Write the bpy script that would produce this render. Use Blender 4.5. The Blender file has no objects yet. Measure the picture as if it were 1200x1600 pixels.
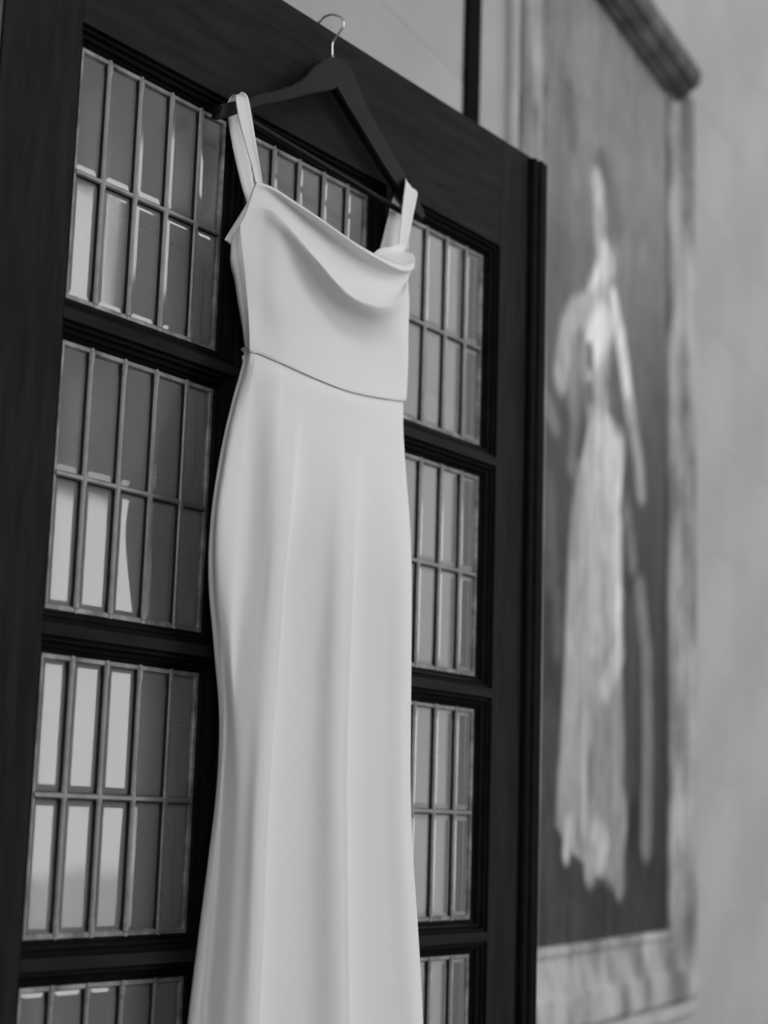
import bpy, bmesh, math, random
import numpy as np
from mathutils import Vector

# ------------------------------------------------------------------ camera
SC = bpy.context.scene
COL = SC.collection
FPX = 2631.7
YAW, PITCH, ROLL = (math.radians(a) for a in (53.385, 10.512, 1.745))
CAM = np.array([-1.24172, -1.38766, 1.12118])
def _basis():
    cy, sy, cp, sp = math.cos(YAW), math.sin(YAW), math.cos(PITCH), math.sin(PITCH)
    F = np.array([sy * cp, cy * cp, sp]); R = np.array([cy, -sy, 0.0]); U = np.cross(R, F)
    cr, sr = math.cos(ROLL), math.sin(ROLL)
    return cr * R + sr * U, -sr * R + cr * U, F
CR, CU, CF = _basis()
cam_data = bpy.data.cameras.new('camera')
cam = bpy.data.objects.new('camera', cam_data); COL.objects.link(cam)
cam_data.sensor_fit = 'VERTICAL'; cam_data.sensor_height = 36.0; cam_data.sensor_width = 27.0
cam_data.lens = FPX / 1600.0 * 36.0
cam_data.clip_start = 0.05
from mathutils import Matrix
m = Matrix.Identity(4)
for i in range(3):
    m[i][0], m[i][1], m[i][2], m[i][3] = CR[i], CU[i], -CF[i], CAM[i]
cam.matrix_world = m
cam_data.dof.use_dof = True
cam_data.dof.focus_distance = 2.10
cam_data.dof.aperture_fstop = 2.6
SC.camera = cam

# ------------------------------------------------------------------ sky, daylight, exposure
SKY = 7.0
world = bpy.data.worlds.new('overcast_sky'); SC.world = world
world.use_nodes = True
bg = world.node_tree.nodes['Background']
bg.inputs[0].default_value = (1, 1, 1, 1); bg.inputs[1].default_value = SKY
SC.view_settings.view_transform = 'Standard'
SC.view_settings.look = 'None'
SC.view_settings.gamma = 1.0
SC.view_settings.use_curve_mapping = False
SC.view_settings.exposure = -0.28

WALL0 = np.array([-0.13, 0.03, 0.0]); WANG = math.radians(10.0)
WD = np.array([math.cos(WANG), math.sin(WANG), 0]); WN = np.array([-math.sin(WANG), math.cos(WANG), 0])
ROOM = dict(x0=-3.6, x1=7.6, y0=-4.2, z1=7.2)
# openings in wall-local metres: opposite wall (along x), end wall (along y)
WIN_FRONT = [(1.2, 3.4, 0.5, 2.5), (0.9, 3.05, 3.05, 3.8), (-0.7, 0.3, 4.4, 6.6), (4.0, 5.2, 4.9, 6.8), (5.75, 6.4, 0.9, 2.4)]  # third and last openings are added, for front fill and bevel highlights
WIN_END = [(-3.9, -2.0, 2.6, 6.8)]
WIN_FILL = [(-3.8, -2.4, 2.2, 6.2)]  # added opening, there to fill the left-facing cloth with light
def wall_pt(x, y, z):
    return WALL0 + WD * x + WN * y + np.array([0, 0, z])
def portal(name, c, normal, w, h):
    l = bpy.data.lights.new(name, 'AREA'); l.shape = 'RECTANGLE'; l.size = w; l.size_y = h
    l.energy = 1.0
    o = bpy.data.objects.new(name, l); COL.objects.link(o)
    o.location = c; o.rotation_euler = Vector(normal).to_track_quat('-Z', 'Z').to_euler()
    l.cycles.is_portal = True
for i, (a, b, c, d) in enumerate(WIN_FRONT):
    portal('daylight_portal', wall_pt((a + b) / 2, ROOM['y0'] - 0.02, (c + d) / 2), WN, b - a, d - c)
for i, (a, b, c, d) in enumerate(WIN_END):
    portal('daylight_portal', wall_pt(ROOM['x1'] + 0.02, (a + b) / 2, (c + d) / 2), -WD, b - a, d - c)
for i, (a, b, c, d) in enumerate(WIN_FILL):
    portal('daylight_portal', wall_pt(ROOM['x0'] - 0.02, (a + b) / 2, (c + d) / 2), WD, b - a, d - c)

# ------------------------------------------------------------------ helpers
def pix_ray(px, py):
    return CF + CR * (px - 600) / FPX - CU * (py - 800) / FPX
def at(px, py, Y):
    d = pix_ray(px, py); return CAM + d * (Y - CAM[1]) / d[1]
def at_wall(px, py, off=0.0):
    d = pix_ray(px, py); p0 = WALL0 - WN * off
    w = CAM + d * np.dot(p0 - CAM, WN) / np.dot(d, WN)
    return float(np.dot(w - WALL0, WD)), float(w[2])
def at_x(px, py, X):
    d = pix_ray(px, py); return CAM + d * (X - CAM[0]) / d[0]
def proj(p):
    d = np.asarray(p) - CAM; z = d @ CF
    return 600 + FPX * (d @ CR) / z, 800 - FPX * (d @ CU) / z
def solve_x(px, Y, z):
    k = (px - 600) / FPX; v = CR - k * CF
    return CAM[0] - ((Y - CAM[1]) * v[1] + (z - CAM[2]) * v[2]) / v[0]

def tag(o, label=None, cat=None, group=None, kind=None):
    if label: o['label'] = label
    if cat: o['category'] = cat
    if group: o['group'] = group
    if kind: o['kind'] = kind
    return o
def mesh_of(name, verts, faces, smooth=False):
    me = bpy.data.meshes.new(name)
    me.from_pydata([tuple(map(float, v)) for v in verts], [], [tuple(int(i) for i in f) for f in faces])
    me.update()
    if smooth:
        me.polygons.foreach_set('use_smooth', [True] * len(me.polygons))
    return me
def link(name, me, mat=None, parent=None, loc=None, rot=None):
    o = bpy.data.objects.new(name, me); COL.objects.link(o)
    if mat is not None and hasattr(me, 'materials') and not me.materials:
        for mm in (mat if isinstance(mat, (list, tuple)) else [mat]): me.materials.append(mm)
    if parent is not None: o.parent = parent
    if loc is not None: o.location = loc
    if rot is not None: o.rotation_euler = rot
    return o
def empty(name, loc=(0, 0, 0), rz=0.0, parent=None):
    o = bpy.data.objects.new(name, None); COL.objects.link(o)
    o.location = loc; o.rotation_euler = (0, 0, rz); o.empty_display_size = 0.05
    if parent is not None: o.parent = parent
    return o
def box_mesh(name, x0, x1, y0, y1, z0, z1, bevel=0.0, seg=2):
    bm = bmesh.new()
    vs = [bm.verts.new((x, y, z)) for x in (x0, x1) for y in (y0, y1) for z in (z0, z1)]
    for f in ((0, 1, 3, 2), (4, 6, 7, 5), (0, 4, 5, 1), (2, 3, 7, 6), (0, 2, 6, 4), (1, 5, 7, 3)):
        bm.faces.new([vs[i] for i in f])
    bmesh.ops.recalc_face_normals(bm, faces=bm.faces)
    if bevel > 0:
        bmesh.ops.bevel(bm, geom=list(bm.edges), offset=bevel, segments=seg, affect='EDGES', profile=0.5)
    me = bpy.data.meshes.new(name); bm.to_mesh(me); bm.free()
    return me
def tube_mesh(name, pts, r, seg=12, closed=False):
    pts = [np.array(p, float) for p in pts]; n = len(pts); verts = []; faces = []
    rs = r if isinstance(r, (list, tuple)) else [r] * n
    up = None
    for i, p in enumerate(pts):
        t = pts[min(i + 1, n - 1)] - pts[max(i - 1, 0)]; t /= np.linalg.norm(t)
        if up is None:
            up = np.array([0, 0, 1.0]) if abs(t[2]) < .9 else np.array([1.0, 0, 0])
        a = up - t * np.dot(up, t); a /= np.linalg.norm(a); b = np.cross(t, a); up = a
        for k in range(seg):
            an = 2 * math.pi * k / seg
            verts.append(p + rs[i] * (math.cos(an) * a + math.sin(an) * b))
    for i in range(n - 1):
        for k in range(seg):
            faces.append((i * seg + k, i * seg + (k + 1) % seg, (i + 1) * seg + (k + 1) % seg, (i + 1) * seg + k))
    faces.append(tuple(range(seg))[::-1]); faces.append(tuple(range((n - 1) * seg, n * seg)))
    return mesh_of(name, verts, faces, True)
def catmull(P, n, closed=False):
    """resample control points P (k,d) to n samples by centripetal-like Catmull-Rom"""
    P = np.asarray(P, float); k = len(P)
    segs = k if closed else k - 1
    out = np.zeros((n, P.shape[1]))
    for j in range(n):
        s = j / (n if closed else n - 1) * segs
        i = min(int(s), segs - 1); u = s - i
        if closed:
            p0, p1, p2, p3 = P[(i - 1) % k], P[i % k], P[(i + 1) % k], P[(i + 2) % k]
        else:
            p1, p2 = P[i], P[i + 1]
            p0 = P[i - 1] if i > 0 else 2 * p1 - p2
            p3 = P[i + 2] if i + 2 < k else 2 * p2 - p1
        out[j] = 0.5 * ((2 * p1) + (-p0 + p2) * u + (2 * p0 - 5 * p1 + 4 * p2 - p3) * u * u + (-p0 + 3 * p1 - 3 * p2 + p3) * u ** 3)
    return out
def net_grid(net, nu, nv, closed_u=False):
    """net rows x cols x 3 -> grid nv x nu x 3"""
    rows = np.stack([catmull(r, nu, closed_u) for r in net])
    cols = np.stack([catmull(rows[:, j], nv) for j in range(nu)], 1)
    return cols
def grid_mesh(name, G, closed_u=False, smooth=True, flip=False):
    nv, nu = G.shape[:2]
    faces = []
    for i in range(nv - 1):
        for j in range(nu if closed_u else nu - 1):
            f = (i * nu + j, (i + 1) * nu + j, (i + 1) * nu + (j + 1) % nu, i * nu + (j + 1) % nu)
            faces.append(f[::-1] if flip else f)
    return mesh_of(name, G.reshape(-1, 3), faces, smooth)
def solidify(o, t, offset=-1):
    md = o.modifiers.new('thickness', 'SOLIDIFY'); md.thickness = t; md.offset = offset
def lin(g):
    g = g / 255.0
    return g / 12.92 if g <= 0.04045 else ((g + 0.055) / 1.055) ** 2.4

# ------------------------------------------------------------------ materials
def mat_new(name):
    mt = bpy.data.materials.new(name); mt.use_nodes = True
    nt = mt.node_tree; b = nt.nodes['Principled BSDF']
    return mt, nt, b
def noise(nt, scale, detail=4, rough=0.55, vec=None, stretch=None):
    n = nt.nodes.new('ShaderNodeTexNoise'); n.inputs['Scale'].default_value = scale
    n.inputs['Detail'].default_value = detail; n.inputs['Roughness'].default_value = rough
    tc = nt.nodes.new('ShaderNodeTexCoord'); src = tc.outputs['Object']
    if stretch:
        mp = nt.nodes.new('ShaderNodeMapping'); mp.inputs['Scale'].default_value = stretch
        nt.links.new(src, mp.inputs['Vector']); src = mp.outputs['Vector']
    nt.links.new(src, n.inputs['Vector'])
    return n
def ramp(nt, src, stops):
    r = nt.nodes.new('ShaderNodeValToRGB'); e = r.color_ramp.elements
    while len(e) < len(stops): e.new(0.5)
    for el, (p, v) in zip(e, stops): el.position = p; el.color = (v, v, v, 1)
    nt.links.new(src, r.inputs[0]); return r
def bump(nt, b, src, strength, dist):
    bp_ = nt.nodes.new('ShaderNodeBump'); bp_.inputs['Strength'].default_value = strength
    bp_.inputs['Distance'].default_value = dist
    nt.links.new(src, bp_.inputs['Height']); nt.links.new(bp_.outputs[0], b.inputs['Normal'])
def simple(name, v0, v1, scale, rough, stretch=None, bs=0.0, bd=0.001, spec=0.5, metal=0.0, p0=0.35, p1=0.65):
    mt, nt, b = mat_new(name)
    n = noise(nt, scale, stretch=stretch)
    r = ramp(nt, n.outputs['Fac'], [(p0, v0), (p1, v1)])
    nt.links.new(r.outputs[0], b.inputs['Base Color'])
    b.inputs['Roughness'].default_value = rough; b.inputs['Metallic'].default_value = metal
    b.inputs['Specular IOR Level'].default_value = spec
    if bs: bump(nt, b, n.outputs['Fac'], bs, bd)
    return mt
M_DOOR_V = simple('dark_stained_wood_upright', .015, .024, 26, .7, (3, 3, .35), .12, .0006, .04)
M_DOOR_H = simple('dark_stained_wood_across', .015, .024, 26, .7, (.35, 3, 3), .12, .0006, .04)
M_MOULD = simple('dark_stained_moulding', .005, .009, 30, .65, None, .05, .0004, .05)
M_HANG = simple('black_lacquered_hanger_wood', .007, .011, 40, .4, (.5, 2, 2), .1, .0004, .08)
M_STEEL = simple('polished_hook_steel', .6, .7, 30, .22, metal=1.0)
M_FLANK = simple('dark_cement_flank_shade', .006, .014, 40, .8)
M_LEAD = simple('dull_lead_came', .20, .28, 35, .55, None, .2, .0006, .5, .6)
M_BORDER = simple('putty_stained_lead_border', .14, .40, 30, .55, None, .4, .001, .4, .2, .4, .66)
def fabric():
    mt, nt, b = mat_new('ivory_crepe_satin')
    b.inputs['Base Color'].default_value = (.80, .80, .80, 1); b.inputs['Roughness'].default_value = .62
    b.inputs['Specular IOR Level'].default_value = .25
    b.inputs['Sheen Weight'].default_value = .12; b.inputs['Sheen Roughness'].default_value = .5
    n = noise(nt, 900, 2); bump(nt, b, n.outputs['Fac'], .06, .0004)
    return mt
M_FAB = fabric()
def glass(name, bevel):
    mt = bpy.data.materials.new(name); mt.use_nodes = True; nt = mt.node_tree
    nt.nodes.clear()
    out = nt.nodes.new('ShaderNodeOutputMaterial'); mix = nt.nodes.new('ShaderNodeMixShader')
    tr = nt.nodes.new('ShaderNodeBsdfTransparent'); tr.inputs[0].default_value = (.97, .97, .97, 1)
    gl = nt.nodes.new('ShaderNodeBsdfGlossy'); gl.inputs['Roughness'].default_value = .05
    fr = nt.nodes.new('ShaderNodeFresnel'); fr.inputs[0].default_value = 1.85
    n = noise(nt, 9.0, 1, .4, stretch=(1.6, 1.0, .25))
    gp = nt.nodes.new('ShaderNodeNewGeometry'); mp_ = [k for k in nt.nodes if k.type == 'MAPPING'][0]
    nt.links.new(gp.outputs['Position'], mp_.inputs['Vector'])
    bp_ = nt.nodes.new('ShaderNodeBump'); bp_.inputs['Strength'].default_value = .06; bp_.inputs['Distance'].default_value = .01
    nt.links.new(n.outputs['Fac'], bp_.inputs['Height']); nt.links.new(bp_.outputs[0], gl.inputs['Normal'])
    nt.links.new(fr.outputs[0], mix.inputs[0]); nt.links.new(gl.outputs[0], mix.inputs[2])
    if bevel:
        rf = nt.nodes.new('ShaderNodeBsdfRefraction'); rf.inputs['IOR'].default_value = 1.5; rf.inputs['Roughness'].default_value = .02
        m2 = nt.nodes.new('ShaderNodeMixShader'); m2.inputs[0].default_value = .55
        nt.links.new(tr.outputs[0], m2.inputs[1]); nt.links.new(rf.outputs[0], m2.inputs[2])
        nt.links.new(m2.outputs[0], mix.inputs[1])
    else:
        nt.links.new(tr.outputs[0], mix.inputs[1])
    df = nt.nodes.new('ShaderNodeBsdfDiffuse'); df.inputs[0].default_value = (.62, .62, .62, 1)     # dusty veil that also puts missing brightness into the panes
    m3 = nt.nodes.new('ShaderNodeMixShader'); m3.inputs[0].default_value = .22
    nt.links.new(mix.outputs[0], m3.inputs[1]); nt.links.new(df.outputs[0], m3.inputs[2])
    nt.links.new(m3.outputs[0], out.inputs[0])
    return mt
M_GLASS = glass('clear_plate_glass', False); M_BEV = glass('bevelled_glass_edge', True)
def glass_back():
    mt = bpy.data.materials.new('glass_reverse'); mt.use_nodes = True; nt = mt.node_tree; nt.nodes.clear()
    out = nt.nodes.new('ShaderNodeOutputMaterial'); tr = nt.nodes.new('ShaderNodeBsdfTransparent')
    tr.inputs[0].default_value = (.99, .99, .99, 1); nt.links.new(tr.outputs[0], out.inputs[0]); return mt
M_GBACK = glass_back()
M_STONE = simple('pale_smooth_wall_stone', .37, .45, 2.2, .8, None, .04, .002, .25)
M_JOINT = simple('pale_mortar', .52, .58, 8, .9)
M_PLAIN = simple('pale_room_plaster', .56, .60, 1.5, .85, None, .03, .002, .25)
M_CEIL = simple('white_ceiling_plaster', .6, .64, 1.5, .9)
M_FLOOR = simple('limed_oak_floor', .12, .17, 7, .5, (.25, 3, 1), .1, .001)
M_GROUND = simple('pale_gravel_ground', .45, .55, 1.2, .9)
M_WINFR = simple('painted_window_wood', .5, .55, 8, .5)
M_TRIM = simple('near_black_strip', .003, .006, 12, .8, None, 0, .001, .02)
M_CASE = simple('dark_casing_wood', .02, .03, 22, .5, (3, 3, .3), .1, .0006)
M_FRAME = simple('distressed_gesso_frame', .17, .50, 9, .75, (1, 1, .45), .35, .004, .25, 0, .38, .64)
M_FRAME_SHADE = simple('shade_toned_gesso', .05, .16, 9, .75, (1, 1, .45), .3, .003, .2, 0, .38, .64)  # darker frame gesso: underside shade of the top member put into the colour
M_BEAD = simple('pale_chalky_bead', .38, .52, 7, .8)

# ------------------------------------------------------------------ the room
WROT = (0, 0, WANG); WLOC = tuple(WALL0)
def struct(name, me, mat, label=None):
    o = link(name, me, mat, None, WLOC, WROT); o['kind'] = 'structure'
    if label: o['label'] = label
    return o
X0, X1, Y0, Z1 = ROOM['x0'], ROOM['x1'], ROOM['y0'], ROOM['z1']
# painting wall: mortar backing plus separate stone blocks in 31 cm courses
wall_back = struct('wall_back', box_mesh('wall_back', X0 - .2, X1 + .2, .0012, .25, 0, Z1), M_JOINT, 'pale stone-coursed wall behind the open door')
CH = 0.31; CW = 0.93; ZB = 2.48 - 8 * CH
blk = {}
def block(x0, x1, z0, z1):
    key = (round(x1 - x0, 4), round(z1 - z0, 4))
    if key not in blk:
        blk[key] = box_mesh('stone_block', 0, x1 - x0, 0, .02, 0, z1 - z0, .0007, 1)
    o = link('stone_block', blk[key], M_STONE, wall_back, (x0, random.uniform(-.0004, .0004), z0))
random.seed(4)
z = ZB; row = 0
while z < 4.6:
    z1 = z + CH
    xs = -1.0 + (row % 2) * CW / 2 + .1
    while xs < 5.0:
        block(xs + .0008, xs + CW - .0008, max(z, 0) + .0008, z1 - .0008); xs += CW
    z = z1; row += 1
struct('floor', box_mesh('floor', X0 - .2, X1 + .2, Y0 - .2, .25, -.12, 0), M_FLOOR, 'limed oak floor of the hall')
struct('ceiling', box_mesh('ceiling', X0 - .2, X1 + .2, Y0 - .2, .25, Z1, Z1 + .12), M_CEIL, 'pale ceiling high above the door')
def holed_wall(name, a0, a1, z0, z1, holes, mk):
    """boxes around rectangular openings (a along the wall)"""
    As = sorted({a0, a1} | {h[0] for h in holes} | {h[1] for h in holes})
    verts, faces = [], []
    Zs = sorted({z0, z1} | {h[2] for h in holes} | {h[3] for h in holes})
    for i in range(len(As) - 1):
        for j in range(len(Zs) - 1):
            ca, cz = (As[i] + As[i + 1]) / 2, (Zs[j] + Zs[j + 1]) / 2
            if any(h[0] < ca < h[1] and h[2] < cz < h[3] for h in holes): continue
            n = len(verts)
            verts += [mk(a, t, zz) for a in (As[i], As[i + 1]) for t in (0, .2) for zz in (Zs[j], Zs[j + 1])]
            faces += [tuple(n + k for k in f) for f in ((0, 1, 3, 2), (4, 6, 7, 5), (0, 4, 5, 1), (2, 3, 7, 6), (0, 2, 6, 4), (1, 5, 7, 3))]
    return mesh_of(name, verts, faces)
struct('wall_front', holed_wall('wall_front', X0, X1, 0, Z1, WIN_FRONT, lambda a, t, zz: (a, Y0 - t, zz)), M_PLAIN, 'plastered window wall opposite the door')
struct('wall_right', holed_wall('wall_right', Y0 - .2, 0.0, 0, Z1, WIN_END, lambda a, t, zz: (X1 + t, a, zz)), M_PLAIN, 'plastered end wall with tall windows')
struct('wall_left', holed_wall('wall_left', Y0 - .2, 0.0, 0, Z1, WIN_FILL, lambda a, t, zz: (X0 - t, a, zz)), M_PLAIN, 'plain plastered end wall behind the camera')
def window(idx, a, b, c, d, mk, nm):
    root = empty('window_%d' % idx, WLOC, WANG); root['kind'] = 'structure'; root['label'] = nm
    def bar(name, a0, a1, z0, z1, t0=.06, t1=.12):
        pts = [mk(aa, tt, zz) for aa in (a0, a1) for tt in (t0, t1) for zz in (z0, z1)]
        xs, ys, zs = zip(*pts)
        link(name, box_mesh(name, min(xs), max(xs), min(ys), max(ys), min(zs), max(zs), .004, 1), M_WINFR, root)
    w = .05
    bar('window_jamb', a, a + w, c, d); bar('window_jamb', b - w, b, c, d)
    bar('window_sill', a + w, b - w, c, c + w, -.03, .12); bar('window_head', a + w, b - w, d - w, d)
    n = 2 if d - c > 3 else 1
    for k in range(1, n):
        x = a + (b - a) * k / n; bar('glazing_bar', x - .015, x + .015, c + w, d - w, .08, .11)
    if d - c > 3:
        nz = max(2, round((d - c) / .8))
        for k in range(1, nz):
            zz = c + (d - c) * k / nz; bar('glazing_bar', a + w, b - w, zz - .015, zz + .015, .08, .11)
wi = 1
FLAB = ['wide low window opposite the door', 'short upper window opposite the door', 'added narrow clerestory window for front fill light', 'clerestory window above the far part of the opposite wall', 'added low window for bevel highlights, far end of the opposite wall']
for h in WIN_FRONT:
    window(wi, *h, lambda a, t, zz: (a, Y0 - t, zz), FLAB[wi - 1]); wi += 1
for h in WIN_END:
    window(wi, *h, lambda a, t, zz: (X1 + t, a, zz), 'tall daylit window in the far end wall'); wi += 1
for h in WIN_FILL:
    window(wi, *h, lambda a, t, zz: (X0 - t, a, zz), 'added tall window for left fill in the end wall behind the camera'); wi += 1
gr = link('ground', box_mesh('ground', -40, 40, -40, 40, -.6, -.5), M_GROUND); gr['kind'] = 'structure'; gr['label'] = 'grey ground outside the windows'
# dark upright strip on the wall beside the painting
tr = struct('trim_1', box_mesh('trim_1', 1.332, 1.398, -.008, .004, 0, Z1, .003, 1), M_TRIM, 'near-black upright strip on the wall above the door')
# casing the door hangs from
cs = link('trim_2', box_mesh('trim_2', -.26, -.1335, -.03, .028, 0, 2.42, .004, 2), M_CASE); cs['kind'] = 'structure'; cs['label'] = 'dark door casing at the hinge side'
link('casing_bead', box_mesh('casing_bead', -.160, -.142, -.04, -.0295, 0, 2.42, .004, 3), M_CASE, cs)

# ------------------------------------------------------------------ the glazed door
PIT = 0.053; EW = 0.102 * PIT
FY = -0.022; BY = 0.022
ZT = 2.0; RP = 6.6595 * PIT; PH = 5.7425 * PIT; MID = 2.8734 * PIT
PANX = [(0 + EW, 5 * PIT - EW), (10.699 * PIT - EW - 5 * PIT + 2 * EW, 10.699 * PIT - EW), (16.3756 * PIT - EW - 5 * PIT + 2 * EW, 16.3756 * PIT - EW)]
MG = .0175
DX0, DX1, DZ0, DZ1 = -.126, .992, .012, 2.196
OX0, OX1 = PANX[0][0] - MG, PANX[2][1] + MG
NR = 5
OZ1 = ZT + MG; OZ0 = ZT - (NR - 1) * RP - PH - MG
door = empty('door_1', (DX0, 0, 0)); door['kind'] = 'structure'
door['label'] = 'dark wooden door with leaded bevelled glass, standing open'
DL = (-DX0, 0, 0)
def dpart(name, me, mat, parent=None):
    return link(name, me, mat, parent or door, DL if parent is None else None)
BV = .0012
dpart('stile', box_mesh('stile', DX0, OX0, FY, BY, DZ0, DZ1, BV), M_DOOR_V)
dpart('stile', box_mesh('stile', OX1, DX1, FY, BY, DZ0, DZ1, BV), M_DOOR_V)
dpart('top_rail', box_mesh('top_rail', OX0, OX1, FY, BY, OZ1, DZ1, BV), M_DOOR_H)
dpart('bottom_rail', box_mesh('bottom_rail', OX0, OX1, FY, BY, DZ0, OZ0, BV), M_DOOR_H)
for r in range(NR - 1):
    z1 = ZT - r * RP - PH - MG; z0 = ZT - (r + 1) * RP + MG
    dpart('crossbar', box_mesh('crossbar', OX0, OX1, FY, BY, z0, z1, .0008), M_DOOR_H)
for c in range(2):
    x0 = PANX[c][1] + MG; x1 = PANX[c + 1][0] - MG
    for r in range(NR):
        zt = ZT - r * RP + MG; zb = ZT - r * RP - PH - MG
        dpart('mullion', box_mesh('mullion', x0, x1, FY, BY, zb, zt, .0008), M_DOOR_V)
# reeded meeting strip on the free edge
def astragal():
    x0, x1 = .960, 1.004
    prof = [(x0, FY - .0002)]
    cx = [x0 + .007, x0 + .022, x0 + .037]; rr = .0072
    base = FY - .006
    prof.append((x0, base))
    for c in cx:
        for k in range(9):
            a = math.pi * (1 - k / 8)
            prof.append((c + rr * math.cos(a), base - (.009 if c == cx[1] else .006) * math.sin(a)))
    prof.append((x1, base)); prof.append((x1, BY)); prof.append((DX1 + .0003, BY)); prof.append((DX1 + .0003, FY - .0002))
    n = len(prof); zt = 2.190
    verts = [(x, y, DZ0) for x, y in prof] + [(x, y, zt) for x, y in prof]
    faces = [(i, (i + 1) % n, n + (i + 1) % n, n + i) for i in range(n)] + [tuple(range(n))[::-1], tuple(range(n, 2 * n))]
    return mesh_of('meeting_strip', verts, faces)
dpart('meeting_strip', astragal(), M_MOULD)
# moulding around every light: stepped profile mitred at the corners
PROF = [(0, -.0215), (.0012, -.0165), (.0055, -.0172), (.0066, -.0115), (.0085, -.0128), (.0118, -.0112), (.0128, -.0055), (.0150, -.006), (.0175, -.0032), (.0178, .004)]
def moulding(x0, x1, z0, z1):
    verts, faces = [], []
    for ins, y in PROF:
        i = ins - MG
        verts += [(x0 + i, y, z0 + i), (x1 - i, y, z0 + i), (x1 - i, y, z1 - i), (x0 + i, y, z1 - i)]
    for k in range(len(PROF) - 1):
        for c in range(4):
            faces.append((k * 4 + c, k * 4 + (c + 1) % 4, (k + 1) * 4 + (c + 1) % 4, (k + 1) * 4 + c))
    return mesh_of('glazing_moulding', verts, faces)
def pane_mesh(w, h):
    b = .0098; yf, ye, yb = -.0004, .0016, .0034
    W, H = w / 2, h / 2
    v = [(-W, ye, -H), (W, ye, -H), (W, ye, H), (-W, ye, H),
         (-W + b, yf, -H + b), (W - b, yf, -H + b), (W - b, yf, H - b), (-W + b, yf, H - b),
         (-W, yb, -H), (W, yb, -H), (W, yb, H), (-W, yb, H)]
    f = [(4, 5, 6, 7)] + [(i, (i + 1) % 4, 4 + (i + 1) % 4, 4 + i) for i in range(4)] + [(11, 10, 9, 8)] + [((i + 1) % 4, i, 8 + i, 8 + (i + 1) % 4) for i in range(4)]
    me = mesh_of('pane', v, f)
    for mm in (M_GLASS, M_BEV, M_GBACK): me.materials.append(mm)
    for i, p in enumerate(me.polygons): p.material_index = 0 if i == 0 else 1 if i < 5 else 2
    return me
def came_mesh(L, axis, w=.0042, joints=()):
    """half-round lead strip along axis, optional solder blobs"""
    prof = [(-w, .0016), (-w * .82, -.0022), (-w * .4, -.0040), (w * .4, -.0040), (w * .82, -.0022), (w, .0016), (w * .6, .0045), (-w * .6, .0045)]
    n = len(prof); verts = []; faces = []
    stops = [0, L]
    for j in joints: stops += [j - .011, j - .005, j + .005, j + .011]
    stops = sorted(stops)
    for s in stops:
        near = any(abs(s - j) < .006 for j in joints)
        for a, y in prof:
            k = 1.28 if near else 1.0; yy = y - (.0009 if near and y < 0 else 0)
            verts.append((a * k, yy, s) if axis == 'z' else (s, yy, a * k))
    for i in range(len(stops) - 1):
        for k in range(n):
            q = (i * n + k, i * n + (k + 1) % n, (i + 1) * n + (k + 1) % n, (i + 1) * n + k)
            faces.append(q if axis == 'x' else q[::-1])
    faces += [tuple(range(n)), tuple(range(len(verts) - n, len(verts)))[::-1]]
    me = mesh_of('lead_came', verts, faces)
    me.materials.append(M_LEAD); me.materials.append(M_FLANK)
    for pi, pl in enumerate(me.polygons):
        if pi < (len(stops) - 1) * n: pl.material_index = 1 if pi % n in (0, 4, 5, 6, 7) else 0  # near-black flanks: dark cement plus their shade put into the colour
    return me
def border_mesh(w, h):
    verts, faces = [], []
    for ins, y in ((0, .001), (.0002, -.0022), (.0050, -.0026), (.0062, -.0006), (.0064, .004)):
        verts += [(ins, y, ins), (w - ins, y, ins), (w - ins, y, h - ins), (ins, y, h - ins)]
    for k in range(4):
        for c in range(4):
            faces.append((k * 4 + c, k * 4 + (c + 1) % 4, (k + 1) * 4 + (c + 1) % 4, (k + 1) * 4 + c))
    return mesh_of('lead_border', verts, faces)
PWID = PANX[0][1] - PANX[0][0]
cuts = [0] + [(k * PIT - EW) for k in range(1, 5)] + [PWID]
me_mould = None
pane_lib = {}
me_vc = came_mesh(PH - .008, 'z', joints=(.006, PH - MID - .004, PH - .014))
me_hc = came_mesh(PWID - .008, 'x')
me_border = border_mesh(PWID, PH)
random.seed(11)
for r in range(NR):
    for c in range(3):
        px0 = PANX[c][0]; zt = ZT - r * RP; zb = zt - PH
        mo = moulding(px0, px0 + PWID, zb, zt) if me_mould is None else None
        if me_mould is None:
            me_mould = moulding(0, PWID, 0, PH); me_mould.materials.append(M_MOULD)
        link('glazing_moulding', me_mould, None, door, (px0 - DX0, 0, zb))
        pan = empty('leaded_light', (px0 - DX0, 0, zb), 0, door)
        link('lead_border', me_border, M_BORDER, pan)
        for k in range(1, 5):
            link('lead_came', me_vc, M_LEAD, pan, (cuts[k], 0, .004))
        link('lead_came', me_hc, M_LEAD, pan, (.004, -.0004, PH - MID))
        for k in range(5):
            a, b = cuts[k], cuts[k + 1]
            for (za, zc) in ((0, PH - MID), (PH - MID, PH)):
                w, h = b - a - .003, zc - za - .003
                key = (round(w, 4), round(h, 4))
                if key not in pane_lib: pane_lib[key] = pane_mesh(w, h)
                link('pane', pane_lib[key], None, pan, ((a + b) / 2, .001, (za + zc) / 2),
                     (math.radians(random.uniform(-.3, .3)), 0, math.radians(random.uniform(-.3, .3))))

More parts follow.
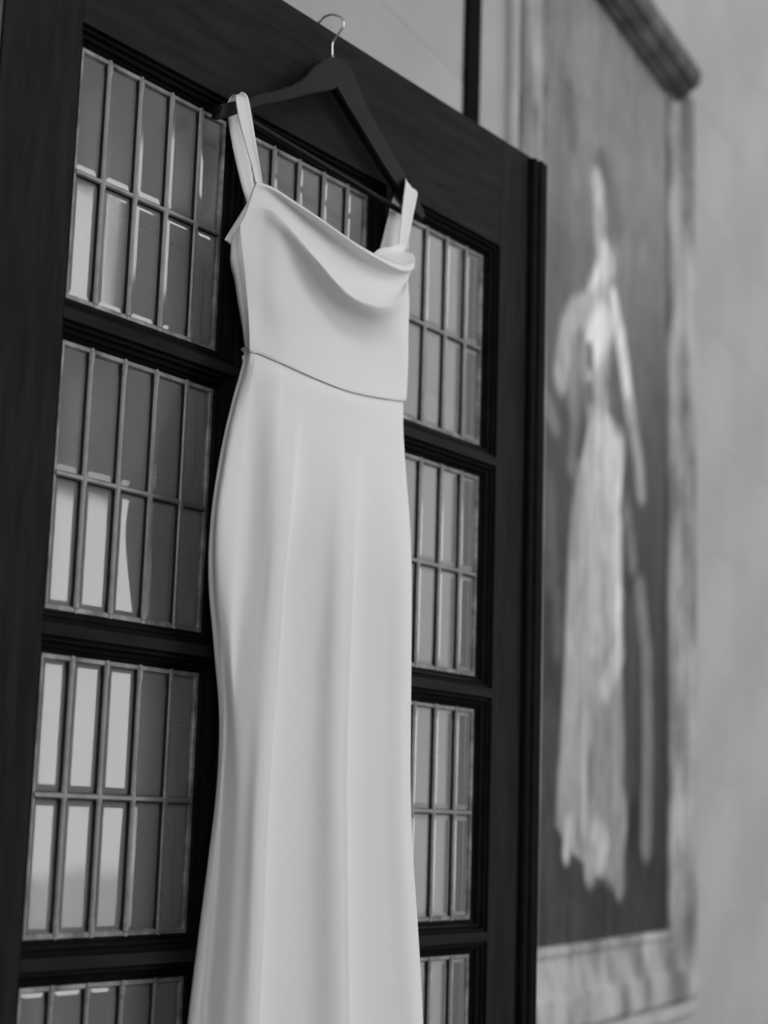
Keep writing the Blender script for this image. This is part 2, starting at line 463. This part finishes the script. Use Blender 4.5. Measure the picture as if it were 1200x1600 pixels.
# ------------------------------------------------------------------ hanger
HY = -.045
hang = empty('clothes_hanger', tuple(at(519, 92, HY))); tag(hang, 'black wooden hanger with steel hook over the top of the door', 'hanger')
HL = tuple(-np.array(hang.location))
top = [(335, 180), (339, 168), (345, 163), (380, 156), (400, 149), (440, 139), (465, 126), (480, 110), (495, 97), (507, 92), (519, 91), (535, 98), (545, 110), (552, 125), (560, 150), (575, 180), (600, 225), (632, 280), (655, 325), (660, 338)]
bot = [(655, 345), (640, 330), (600, 270), (560, 205), (521, 140), (480, 148), (440, 158), (395, 168), (365, 180), (345, 186), (333, 185)]
out_t = catmull([at(x, y, HY) for x, y in top], 60); out_b = np.vstack([catmull([at(x, y, HY) for x, y in bot[:5]], 18), catmull([at(x, y, HY) for x, y in bot[4:]], 22)[1:]])
# keep the crisp inner corner
poly = np.vstack([out_t, out_b])
def hanger_body():
    bm = bmesh.new(); th = .0065
    vs = [bm.verts.new((p[0], HY - th, p[2])) for p in poly]
    f = bm.faces.new(vs)
    if f.normal.y > 0: f.normal_flip()
    ex = bmesh.ops.extrude_face_region(bm, geom=[f])
    for v in [g for g in ex['geom'] if isinstance(g, bmesh.types.BMVert)]: v.co.y += 2 * th
    bmesh.ops.recalc_face_normals(bm, faces=bm.faces)
    big = [fc for fc in bm.faces if len(fc.verts) > 10]
    eds = {e for fc in big for e in fc.edges}
    bmesh.ops.bevel(bm, geom=list(eds), offset=.0022, segments=2, affect='EDGES', clamp_overlap=True)
    me = bpy.data.meshes.new('hanger_body'); bm.to_mesh(me); bm.free(); return me
link('hanger_body', hanger_body(), M_HANG, hang, HL)
a_, b_ = at(392, 190, HY), at(626, 330, HY)
link('trouser_bar', tube_mesh('trouser_bar', [a_ + (a_ - b_) * .02, a_, b_, b_ + (b_ - a_) * .02], .0042), M_HANG, hang, HL)
hx = float(at(519, 92, HY)[0])
hk = [at_x(x, y, hx) for x, y in [(519, 104), (519, 92), (519, 70), (522, 62), (530, 51), (536.5, 40), (534, 28), (520, 22.5), (507, 26)]]
hk += [np.array([hx, -.018, 2.1985]), np.array([hx, .0, 2.2]), np.array([hx, .02, 2.203]), np.array([hx, .031, 2.196]), np.array([hx, .034, 2.18])]
hkc = catmull(hk, 70)
link('hook', tube_mesh('hook', hkc, .0017, 10), M_STEEL, hang, HL)
link('hook_collar', tube_mesh('hook_collar', [hk[0] + np.array([0, 0, .006]), hk[1] + np.array([0, 0, .004])], .003, 12), M_STEEL, hang, HL)

# ------------------------------------------------------------------ dress
dress = empty('wedding_dress', (.40, -.09, .05)); tag(dress, 'long white satin slip wedding dress with cowl neck hanging on the door', 'dress')
DRL = tuple(-np.array(dress.location))
def dr(name, me, solid=0.0, off=-1):
    o = link(name, me, M_FAB, dress, DRL)
    if solid: solidify(o, solid, off)
    return o
KD = 0.68                                   # how far the cloth stands off the door
def flat(Y): return -.03 + (Y + .03) * KD
def dp(px, py, Y): return at(px, py, flat(Y))
# skirt: horizontal sections whose outline and folds follow the cloth
def curve(pts):
    ys = [p[1] for p in pts]; xs = [p[0] for p in pts]
    k0 = (xs[1] - xs[0]) / (ys[1] - ys[0]); k1 = (xs[-1] - xs[-2]) / (ys[-1] - ys[-2])
    t = np.array(ys, float); c = np.array(xs, float)
    # monotone-ish cubic through the points
    m_ = np.gradient(c, t)
    def f(y):
        if y <= t[0]: return c[0] + k0 * (y - t[0])
        if y >= t[-1]: return c[-1] + k1 * .8 * (y - t[-1])
        i = int(np.searchsorted(t, y) - 1); h = t[i + 1] - t[i]; u = (y - t[i]) / h
        return (2 * u ** 3 - 3 * u * u + 1) * c[i] + (u ** 3 - 2 * u * u + u) * h * m_[i] + (-2 * u ** 3 + 3 * u * u) * c[i + 1] + (u ** 3 - u * u) * h * m_[i + 1]
    return f
cL = curve([(385, 550), (376, 580), (357, 650), (338, 745), (329, 815), (325, 878), (329, 955), (338, 1060), (343, 1145), (338, 1236), (319, 1390), (302, 1530), (293, 1600)])
cS = curve([(391, 550), (385, 580), (368, 640), (349, 745), (340, 815), (339, 890), (346, 990), (352, 1060), (355, 1134), (347, 1250), (338, 1390), (326, 1530), (320, 1600)])
cA = curve([(402, 555), (400, 605), (395, 700), (390, 790), (383, 885), (371, 1025), (366, 1080), (373, 1140), (371, 1250), (364, 1390), (354, 1530), (349, 1600)])
c1 = curve([(468, 575), (466, 620), (462, 692), (455, 815), (448, 885), (438, 1025), (434, 1075), (427, 1180), (420, 1285), (415, 1425), (407, 1600)])
c2 = curve([(568, 610), (565, 660), (561, 720), (556, 850), (549, 1025), (547, 1075), (544, 1215), (545, 1355), (548, 1600)])
cR = curve([(631, 624), (630, 657), (633.5, 727), (639, 797), (642, 850), (643, 950), (642.5, 1060), (641.5, 1180), (642, 1267), (647.5, 1372), (656, 1495), (661, 1600)])
ENV = curve([(-.058, 0), (-.084, .03), (-.096, .09), (-.113, .25), (-.119, .46), (-.119, .64), (-.114, .82), (-.107, .93), (-.0955, 1.0)])
def lerp(a, b, t): return a + (b - a) * t
def section(z):
    a = min(max((1.66 - z) / .36, 0), 1); a = a * a * (3 - 2 * a)      # fold strength
    g = 1.0 + .55 * min(max((1.3 - z) / .9, 0), 1)                      # deeper folds lower down
    def X(fn, Y, dx=0.0):
        Y = flat(Y)
        y = proj((.4, Y, z))[1]
        for _ in range(5):
            x = solve_x(fn(y) + dx, Y, z); y = proj((x, Y, z))[1]
        return np.array([x, Y, z])
    av = min(max((1.69 - z) / .14, 0), 1)                               # the side valley starts right at the waist
    hip = .02 * math.exp(-((z - 1.42) / .16) ** 2)
    def Yv(px_fn, dx, fold, k=None):
        y = proj((.4, -.1, z))[1]
        s_ = (px_fn(y) + dx - cL(y)) / (cR(y) - cL(y))
        return lerp(ENV(s_) - hip, -.09 + (fold + .09) * g, a if k is None else max(a, k))
    L = []
    y0 = lerp(-.060, -.062, a)
    mid = lambda f, h, t: (lambda y: lerp(f(y), h(y), t))
    def add(fn, dx, fold, k=None, dx0=None):
        d = dx if dx0 is None else lerp(dx0, dx, a)
        L.append(X(fn, Yv(fn, d, fold, k), d))
    L.append(X(cL, y0))
    lo = min(max((1.42 - z) / .25, 0), 1)
    L.append(X(mid(cL, cS, .5), lerp(y0 - .012, -.079, lo)))
    add(cS, 0, lerp(-.088, -.083, lo))
    add(mid(cS, cA, .5), 0, lerp(-.101, -.098, lo), av * .8)
    add(cA, 0, lerp(-.097, -.112, lo), av * .8)
    add(mid(cA, c1, lerp(.45, .30, lo)), 0, lerp(-.122, -.1235, lo), av * .6)
    add(c1, -22, -.1355); add(c1, -7, -.1405); add(c1, 1, -.1385)
    add(c1, -8, -.112, None, 12); add(c1, 12, -.101, None, 24)
    add(mid(c1, c2, .5), 0, -.117)
    add(c2, -27, -.142); add(c2, -8, -.1485); add(c2, 1, -.1465)
    add(c2, -8, -.115, None, 12); add(c2, 13, -.104, None, 23)
    add(mid(c2, cR, .55), 0, -.116)
    add(cR, -14, -.128)
    p = X(cR, Yv(cR, 0, -.117)); L.append(p)
    L.append(np.array([p[0] + .014, p[1] + .018, z]))
    L.append(np.array([p[0] + .010, -.041, z]))
    q = L[0]
    L.append(np.array([lerp(q[0], p[0], .66), -.034, z])); L.append(np.array([lerp(q[0], p[0], .33), -.034, z]))
    L.append(np.array([q[0] + .028, -.038, z]))
    return L
NK = [(400, 285, -.088), (424, 292.5, -.100), (452, 310, -.114), (503, 344, -.136), (556, 381, -.152), (595, 402.5, -.155), (627, 414, -.144), (644, 413, -.126), (648, 405, -.107), (643.5, 396.5, -.088)]
D2 = [(387, 325, -.087), (412, 326, -.098), (438, 341, -.117), (489, 398, -.144), (541, 456, -.163), (578, 476, -.168), (606, 478, -.160), (625, 464, -.142), (635, 445, -.120), (638, 434, -.094)]
E3 = [(375, 358, -.083), (404, 374, -.092), (434, 402, -.106), (477, 450, -.110), (527, 508, -.117), (572, 530, -.117), (604, 530, -.113), (627, 512, -.112), (638.5, 488, -.103), (639.5, 476, -.084)]
F4 = [(382, 425, -.085), (405, 440, -.095), (440, 470, -.111), (490, 512, -.115), (542, 545, -.114), (586, 558, -.111), (614, 557, -.107), (635, 540, -.105), (638, 532, -.090), (636, 524, -.074)]
G5 = [(388.5, 495, -.088), (408, 505, -.095), (447, 526, -.112), (497, 552, -.117), (545, 577, -.115), (588, 589, -.111), (615, 592, -.106), (634.5, 588, -.099), (637, 584, -.086), (634, 578, -.071)]
H6 = [(390, 549, -.090), (406, 551, -.098), (446, 568, -.1135), (498, 591.5, -.1185), (543, 608.5, -.1175), (588, 618.5, -.1135), (615, 622.5, -.1075), (633.5, 625, -.096), (634, 623, -.083), (630, 619, -.070)]
HOL = [0, .004, .011, .020, .024, .024, .021, .016, .009, .003]
def mixrow(P_, Q_, t, k=0.0):
    return [tuple(lerp(a_, b_, t) for a_, b_ in zip(p_[:2], q_[:2])) + (lerp(p_[2], q_[2], t) + HOL[i_] * k,) for i_, (p_, q_) in enumerate(zip(P_, Q_))]
LIPD = [2, 3, 3, 3, 4, 6, 9, 9, 6, 4]
NET = [NK,
       [(x_, y_ + LIPD[i_], Y_ - (.0035 if i_ > 4 else .001)) for i_, (x_, y_, Y_) in enumerate(NK)],
       mixrow(NK, D2, .26, 1.15), mixrow(NK, D2, .62, 1.1), mixrow(NK, D2, .93, .2), D2,
       mixrow(D2, E3, .16, .0), mixrow(D2, E3, .5, .35), E3, F4, G5, H6]
B = np.array([[dp(*c) for c in r_] for r_ in NET])
GB = net_grid(B, 130, 180)
seam_img = [(384, 554), (388, 551), (393, 549), (399, 549), (405, 550.5), (432, 562), (446, 568), (462, 575.5), (470, 579), (479, 583), (490, 588), (518, 599.5), (540, 607.5), (556, 612), (563, 613.5), (572, 615.5), (585, 618), (605, 621), (618, 623), (632, 625)]
zs = [1.655, 1.625, 1.58, 1.53, 1.47, 1.40, 1.32, 1.24, 1.16, 1.08, 1.0, .92, .84, .72, .56, .38, .2, .05]
net = [section(zv) for zv in zs]
top_row = section(1.672)
seam3 = []
WP = [(float(proj(q_)[0]), q_[1]) for q_ in GB[-1]]
WP = WP[:int(np.argmax([w_[0] for w_ in WP])) + 1]
WX = [w_[0] for w_ in WP]; WY = [w_[1] for w_ in WP]
for k, (x, y) in enumerate(seam_img):
    Yk = top_row[k][1]
    if x > 390: Yk = float(np.interp(x, WX, WY))
    seam3.append(at(x, y, Yk))
for k in range(20):
    top_row[k] = seam3[k] + np.array([0, .0026, 0])
for k in range(20, len(top_row)):
    zb_ = lerp(seam3[-1][2], seam3[0][2], (k - 19) / 6); top_row[k] = np.array([top_row[k][0], top_row[k][1], zb_])
net = [np.array(top_row) + np.array([0, .006, .008]), np.array(top_row)] + [np.array(r_) for r_ in net]
G = net_grid(net, 210, 170, True)
dr('skirt', grid_mesh('skirt', G, True))
# hem band
# bodice front (columns run left side seam -> right side; rows run neckline -> waist seam)
dr('bodice_front', grid_mesh('bodice_front', GB), .0016, -1)
# turned-in facing of the cowl
FAC = [
 NK,
 [(401, 290, -.078), (420, 301, -.088), (444, 314, -.096), (505, 354, -.118), (562, 391, -.134), (601, 404, -.135), (624, 409.5, -.121), (635, 408, -.110), (638, 402, -.100), (637, 396.5, -.087)],
 [(402, 296, -.072), (423, 309, -.080), (450, 324, -.086), (512, 364, -.102), (566, 399, -.118), (598, 400, -.118), (612, 396, -.101), (621, 395, -.090), (627, 394, -.082), (632, 392, -.077)],
 [(404, 302, -.068), (427, 318, -.075), (455, 334, -.08), (515, 372, -.095), (572, 399, -.110), (592, 389.5, -.107), (608, 386, -.094), (618, 383, -.085), (625, 382, -.078), (632, 386, -.073)],
]
FB = np.array([[dp(*c) for c in r_] for r_ in FAC])
dr('cowl_facing', grid_mesh('cowl_facing', net_grid(FB, 100, 30), flip=True), .0012, 1)
# bodice back: side panel seen past the seam, then across the back
BK = []
bl = curve([(361, 382), (359.5, 396), (361, 412), (367.5, 437), (371.5, 466), (378, 504), (382.5, 540), (385.5, 553)])
blY = curve([(-.060, 382), (-.062, 430), (-.063, 470), (-.062, 510), (-.060, 553)])
for t_ in np.linspace(7.6 / 11, 1, 9):
    j_ = int(round(t_ * 179)); s_, r_ = GB[j_, 0], GB[j_, -1]
    ys = float(proj(s_)[1]); yl = 382 + (ys - 358) * (553 - 382) / (549 - 358)
    l = dp(bl(yl), yl, blY(yl)); m_ = (s_ + l) / 2; m_ = m_ + np.array([-.001, -.002, 0])
    BK.append([s_, m_, l, np.array([l[0] + .03, -.036, l[2]]), np.array([lerp(l[0], r_[0], .35), -.033, lerp(l[2], r_[2], .35)]),
               np.array([lerp(l[0], r_[0], .7), -.033, lerp(l[2], r_[2], .7)]), np.array([r_[0] + .012, -.044, r_[2]]), r_])
dr('bodice_back', grid_mesh('bodice_back', net_grid(np.array(BK), 90, 60), flip=True), .0016, -1)
# piped waist seam
pipe = catmull([p + np.array([0, -.0006, -.0012]) for p in seam3], 120)
link('waist_seam', tube_mesh('waist_seam', pipe, .0011, 8), M_FAB, dress, DRL)
# armhole binding and side seam tab
def ribbon(name, pairs, n=70, mid=.0025, hang_y=None):
    """folded ribbon strap: left edge, soft centre crease, right edge"""
    def q(x_, y_, Y_):
        w_ = 1.0 if hang_y is None else min(max((y_ - hang_y[0]) / (hang_y[1] - hang_y[0]), 0), 1)
        return at(x_, y_, lerp(Y_, flat(Y_), w_))
    Lp = catmull([q(*p[0]) for p in pairs], n); Rp = catmull([q(*p[1]) for p in pairs], n)
    Gs = np.zeros((n, 7, 3))
    for i in range(n):
        t = (Lp[min(i + 1, n - 1)] - Lp[max(i - 1, 0)]); w = Rp[i] - Lp[i]
        nn = np.cross(t, w); nn /= (np.linalg.norm(nn) + 1e-9)
        for j in range(7):
            u = j / 6
            Gs[i, j] = Lp[i] + w * u + nn * mid * (math.sin(math.pi * u) - .55 * math.exp(-((u - .45) / .12) ** 2))
    return grid_mesh(name, Gs)
ls = [((399.5, 289, -.0835), (410.5, 287, -.087)), ((392, 257, -.079), (405.5, 256, -.083)), ((382, 222, -.073), (399.5, 221, -.077)), ((373, 187, -.066), (393.5, 185, -.069)),
      ((368.5, 160, -.059), (388.5, 157, -.061)), ((368, 150.5, -.0525), (383.5, 147, -.053)), ((362.5, 150.5, -.042), (376, 146, -.041)), ((355, 163, -.0345), (372, 164, -.0345)),
      ((356.5, 185, -.033), (376, 190, -.033)), ((365, 235, -.036), (389, 242, -.036)), ((378, 290, -.042), (396, 285, -.042)), ((388, 322, -.046), (402, 312, -.046))]
dr('strap', ribbon('strap', ls, 90, .0025, (165, 285)), .0012)
rs = [((621.5, 386, -.074), (634, 391, -.070)), ((624.5, 357, -.070), (639, 367, -.068)), ((627.5, 330, -.065), (644, 342, -.064)), ((630.5, 305, -.061), (649.5, 315, -.060)),
      ((633, 284, -.0575), (651.5, 303, -.0575)), ((631, 278, -.046), (647, 297, -.046)), ((622, 284, -.036), (638, 302, -.036)), ((617.5, 300, -.0335), (634, 318, -.0335)),
      ((612, 318, -.034), (630, 335, -.034)), ((603, 354, -.037), (625, 362, -.037)), ((592, 398, -.041), (620, 400, -.041))]
dr('strap', ribbon('strap', rs, 90, .0025, (305, 385)), .0012)
ab = [((398, 286, -.083), (401, 290, -.085)), ((391, 305, -.079), (396, 310, -.082)), ((383, 322, -.079), (392, 328, -.087)), ((371, 341, -.070), (383, 347, -.0845)), ((359, 360, -.060), (373, 363, -.076)), ((350.5, 374.5, -.054), (362, 384, -.060))]
dr('armhole_binding', ribbon('armhole_binding', ab, 40, .0008), .0012)
# hanging tab at the left of the waist
tb = [((379, 556, -.058), (384, 553, -.058)), ((379, 560, -.058), (384, 559, -.058)), ((380, 565, -.058), (383, 564, -.058))]
dr('seam_tab', ribbon('seam_tab', tb, 8, 0), .001)

# ------------------------------------------------------------------ painting
T0, T1, PZ0, PZ1 = 1.74, 2.605, .895, 3.0
pt = empty('framed_painting', tuple(wall_pt(T0, 0, PZ0)), WANG)
tag(pt, 'tall old framed painting of a figure in a pale gown', 'painting')
PL = (-T0, 0, -PZ0)
FD = .032
def frame_ring(name, prof, mat):
    """prof: list of (outset from canvas edge, y)"""
    verts, faces = [], []
    for o_, y in prof:
        verts += [(T0 - o_, y, PZ0 - o_), (T1 + o_, y, PZ0 - o_), (T1 + o_, y, PZ1 + o_), (T0 - o_, y, PZ1 + o_)]
    sides = []
    for c in (0, 1, 3):
        v, f = [], []
        for k in range(len(prof)): v += [(q_[0], q_[1], min(q_[2], PZ1 + .03)) for q_ in (verts[k * 4 + c], verts[k * 4 + (c + 1) % 4])]
        for k in range(len(prof) - 1): f.append((2 * k + 2, 2 * k + 3, 2 * k + 1, 2 * k))
        o = link(name, mesh_of(name, v, f), mat, pt, PL); sides.append(o)
frame_ring('frame_member', [(-.004, -.002), (-.002, -.012), (.012, -.014), (.022, -.009), (.085, -.019), (.095, -.029), (.150, -.034), (.163, -.026), (.166, 0.0)], M_FRAME)
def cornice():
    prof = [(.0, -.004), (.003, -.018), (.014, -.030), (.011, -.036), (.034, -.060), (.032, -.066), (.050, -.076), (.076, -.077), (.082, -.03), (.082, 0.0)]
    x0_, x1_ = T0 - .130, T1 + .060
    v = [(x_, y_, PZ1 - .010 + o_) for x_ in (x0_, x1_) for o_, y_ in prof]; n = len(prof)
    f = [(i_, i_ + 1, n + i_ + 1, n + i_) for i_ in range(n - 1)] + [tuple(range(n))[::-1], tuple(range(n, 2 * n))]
    link('cornice', mesh_of('cornice', v, f), M_FRAME_SHADE, pt, PL)
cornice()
frame_ring('outer_bead', [(.166, -.004), (.167, -.014), (.176, -.018), (.196, -.018), (.203, -.012), (.204, 0.0)], M_BEAD)
def canvas():
    nx, nz = 150, 360
    tt = np.linspace(T0 - .003, T1 + .003, nx); zz = np.linspace(PZ0 - .003, PZ1 + .003, nz)
    TT, ZZ = np.meshgrid(tt, zz)
    verts = np.stack([TT, np.full_like(TT, -.004), ZZ], -1).reshape(-1, 3)
    faces = [(i * nx + j, i * nx + j + 1, (i + 1) * nx + j + 1, (i + 1) * nx + j) for i in range(nz - 1) for j in range(nx - 1)]
    me = mesh_of('painted_canvas', verts, faces)
    P = lambda x, y: at_wall(x, y, .004)
    rng = np.random.RandomState(3)
    # ground of the picture: pale above, dark below, partly light falloff painted in
    h = (ZZ - PZ0) / (PZ1 - PZ0); s = (TT - T0) / (T1 - T0)
    V = np.interp(h, [0, .12, .3, .45, .6, .75, 1], [50, 45, 40, 46, 74, 108, 118]) - 16 * s * (h < .55) 
    for _ in range(60):
        a, b = rng.uniform(T0, T1), rng.uniform(PZ0, PZ1); ra, rb = rng.uniform(.03, .16), rng.uniform(.05, .3)
        V += rng.uniform(-9, 9) * np.exp(-((TT - a) / ra) ** 2 - ((ZZ - b) / rb) ** 2)
    def stroke(pts, tone, w, op=1.0, soft=.45):
        nonlocal V
        Q = [P(x, y) for x, y in pts]
        wt = w * .0052
        d = np.full_like(TT, 9.0)
        if len(Q) == 1: Q = Q * 2
        for (a0, b0), (a1, b1) in zip(Q[:-1], Q[1:]):
            dx, dz = a1 - a0, b1 - b0; L2 = dx * dx + dz * dz + 1e-12
            u = np.clip(((TT - a0) * dx + (ZZ - b0) * dz) / L2, 0, 1)
            d = np.minimum(d, np.hypot((TT - a0 - u * dx), (ZZ - b0 - u * dz) ))
        k = np.clip((wt * (1 + soft) - d) / (wt * 2 * soft), 0, 1); k = k * k * (3 - 2 * k) * op
        V = V * (1 - k) + tone * k
    def gown(rows, tone_top, tone_bot):
        nonlocal V
        L = [P(a, y) for a, b, y in rows]; R = [P(b, y) for a, b, y in rows]
        zl = np.array([p[1] for p in L])[::-1]; tl = np.array([p[0] for p in L])[::-1]
        zr = np.array([p[1] for p in R])[::-1]; tr_ = np.array([p[0] for p in R])[::-1]
        xl = np.interp(ZZ, zl, tl); xr = np.interp(ZZ, zr, tr_)
        e = .022
        k = np.clip((TT - xl) / e + .5, 0, 1) * np.clip((xr - TT) / e + .5, 0, 1) * np.clip((zl[-1] - ZZ) / .05 + .5, 0, 1) * np.clip((ZZ - zl[0]) / .04 + .5, 0, 1)
        tone = np.interp(ZZ, [zl[0], zl[-1]], [tone_bot, tone_top])
        V = V * (1 - k) + tone * k
    # distant lines of a building in the backdrop
    stroke([(918, 118), (1000, 238)], 108, 5, .6); stroke([(955, 330), (1010, 385)], 104, 5, .5); stroke([(985, 100), (1005, 190)], 118, 6, .5)
    # dark foliage on the left, damp patches
    for p_, w_ in (([(884, 385), (879, 430), (882, 470)], 9), ([(891, 150), (893, 215)], 7), ([(868, 560), (862, 640)], 8), ([(858, 760), (862, 900)], 8), ([(872, 940), (870, 1010)], 6)): stroke(p_, 76, w_, .8)
    stroke([(1031, 640), (1030, 1000), (1028, 1440)], 50, 9, .8); stroke([(855, 1150), (853, 1400)], 64, 14, .8); stroke([(905, 1420), (1000, 1440)], 62, 24, .5)
    # figure: hair, face, neck
    stroke([(944, 268), (955, 305), (962, 345)], 88, 9, .9); stroke([(940, 262)], 76, 8)
    stroke([(934, 290), (934, 312), (936, 335)], 178, 8); stroke([(937, 345), (937, 378)], 152, 6, .9)
    stroke([(948, 405), (940, 440), (930, 468)], 202, 9)
    # bodice, shoulders, arms
    stroke([(925, 482), (898, 492), (886, 520), (877, 588)], 158, 8); stroke([(902, 545), (897, 628)], 132, 8, .8)
    stroke([(958, 472), (968, 520), (976, 575), (984, 640)], 202, 7)
    stroke([(940, 500), (928, 590), (938, 650)], 160, 15); stroke([(945, 505), (926, 540)], 216, 10)
    stroke([(961, 590), (957, 640)], 76, 5); stroke([(921, 548), (922, 565)], 92, 4); stroke([(921, 610), (920, 620)], 88, 4)
    # gown
    gown([(924, 978, 640), (908, 976, 720), (893, 968, 800), (886, 968, 900), (882, 970, 1000), (878, 974, 1100), (872, 978, 1200), (868, 980, 1290), (890, 976, 1330), (945, 975, 1378)], 176, 138)
    for x0_, y0_, x1_, y1_, tn, w_ in ((935, 660, 926, 1000, 192, 7), (950, 670, 948, 860, 186, 6), (966, 770, 968, 940, 198, 5), (968, 930, 970, 1020, 205, 5), (905, 740, 898, 860, 140, 6), (912, 880, 905, 1100, 156, 7),
                                       (918, 1000, 914, 1290, 172, 5), (895, 1050, 886, 1180, 150, 6), (955, 1080, 958, 1280, 132, 10), (936, 1120, 930, 1220, 140, 7), (940, 1000, 944, 1080, 150, 6), (900, 640, 893, 730, 108, 5), (925, 1180, 922, 1230, 120, 5)):
        stroke([(x0_, y0_), (x1_, y1_)], tn, w_, .75)
    stroke([(970, 1015), (945, 1075)], 192, 6, .9)
    stroke([(935, 1318), (940, 1330)], 190, 10); stroke([(890, 1290), (885, 1332)], 168, 5); stroke([(925, 1345), (922, 1360)], 160, 7); stroke([(955, 1350), (968, 1385)], 148, 6)
    # train on the right
    stroke([(985, 645), (998, 720), (1002, 765)], 150, 7, .9); stroke([(978, 780), (976, 800)], 78, 6); stroke([(980, 815), (988, 875)], 116, 7, .8)
    stroke([(984, 960), (986, 1120), (984, 1220)], 58, 9, .9)
    stroke([(1000, 925), (1010, 1020), (1012, 1160), (1010, 1320)], 128, 8, .85)
    stroke([(851, 620), (868, 665)], 128, 5, .6)
    # brushwork: smooth random patches and upright streaks, strongest in the pale gown
    def blur(a, kx, kz):
        for ax, k in ((1, kx), (0, kz)):
            ker = np.exp(-np.linspace(-2, 2, 2 * k + 1) ** 2); ker /= ker.sum()
            a = np.apply_along_axis(lambda v_: np.convolve(np.pad(v_, k, mode='edge'), ker, 'valid'), ax, a)
        return a / a.std()
    streak = blur(rng.normal(0, 1, V.shape), 3, 40); patch = blur(rng.normal(0, 1, V.shape), 5, 9); fine = blur(rng.normal(0, 1, V.shape), 2, 3)
    pale = np.clip((V - 95) / 70, 0, 1) * (h < .78)
    V = V + streak * (3 + 12 * pale) + patch * (4 + 2 * pale) + fine * 1.5
    V = np.clip(V, 20, 235)
    alb = np.where(V / 255 <= .04045, V / 255 / 12.92, ((V / 255 + .055) / 1.055) ** 2.4) * PAINT_GAIN
    ca = me.color_attributes.new('pigment', 'FLOAT_COLOR', 'POINT')
    buf = np.ones((nx * nz, 4), np.float32); buf[:, :3] = alb.reshape(-1, 1)
    ca.data.foreach_set('color', buf.ravel())
    return me
PAINT_GAIN = 1.15
mt, nt, b = mat_new('aged_oil_paint')
at_n = nt.nodes.new('ShaderNodeAttribute'); at_n.attribute_name = 'pigment'
nt.links.new(at_n.outputs['Color'], b.inputs['Base Color']); b.inputs['Roughness'].default_value = .6; b.inputs['Specular IOR Level'].default_value = .2
n_ = noise(nt, 60, 3); bump(nt, b, n_.outputs['Fac'], .1, .001)
link('painted_canvas', canvas(), mt, pt, PL)
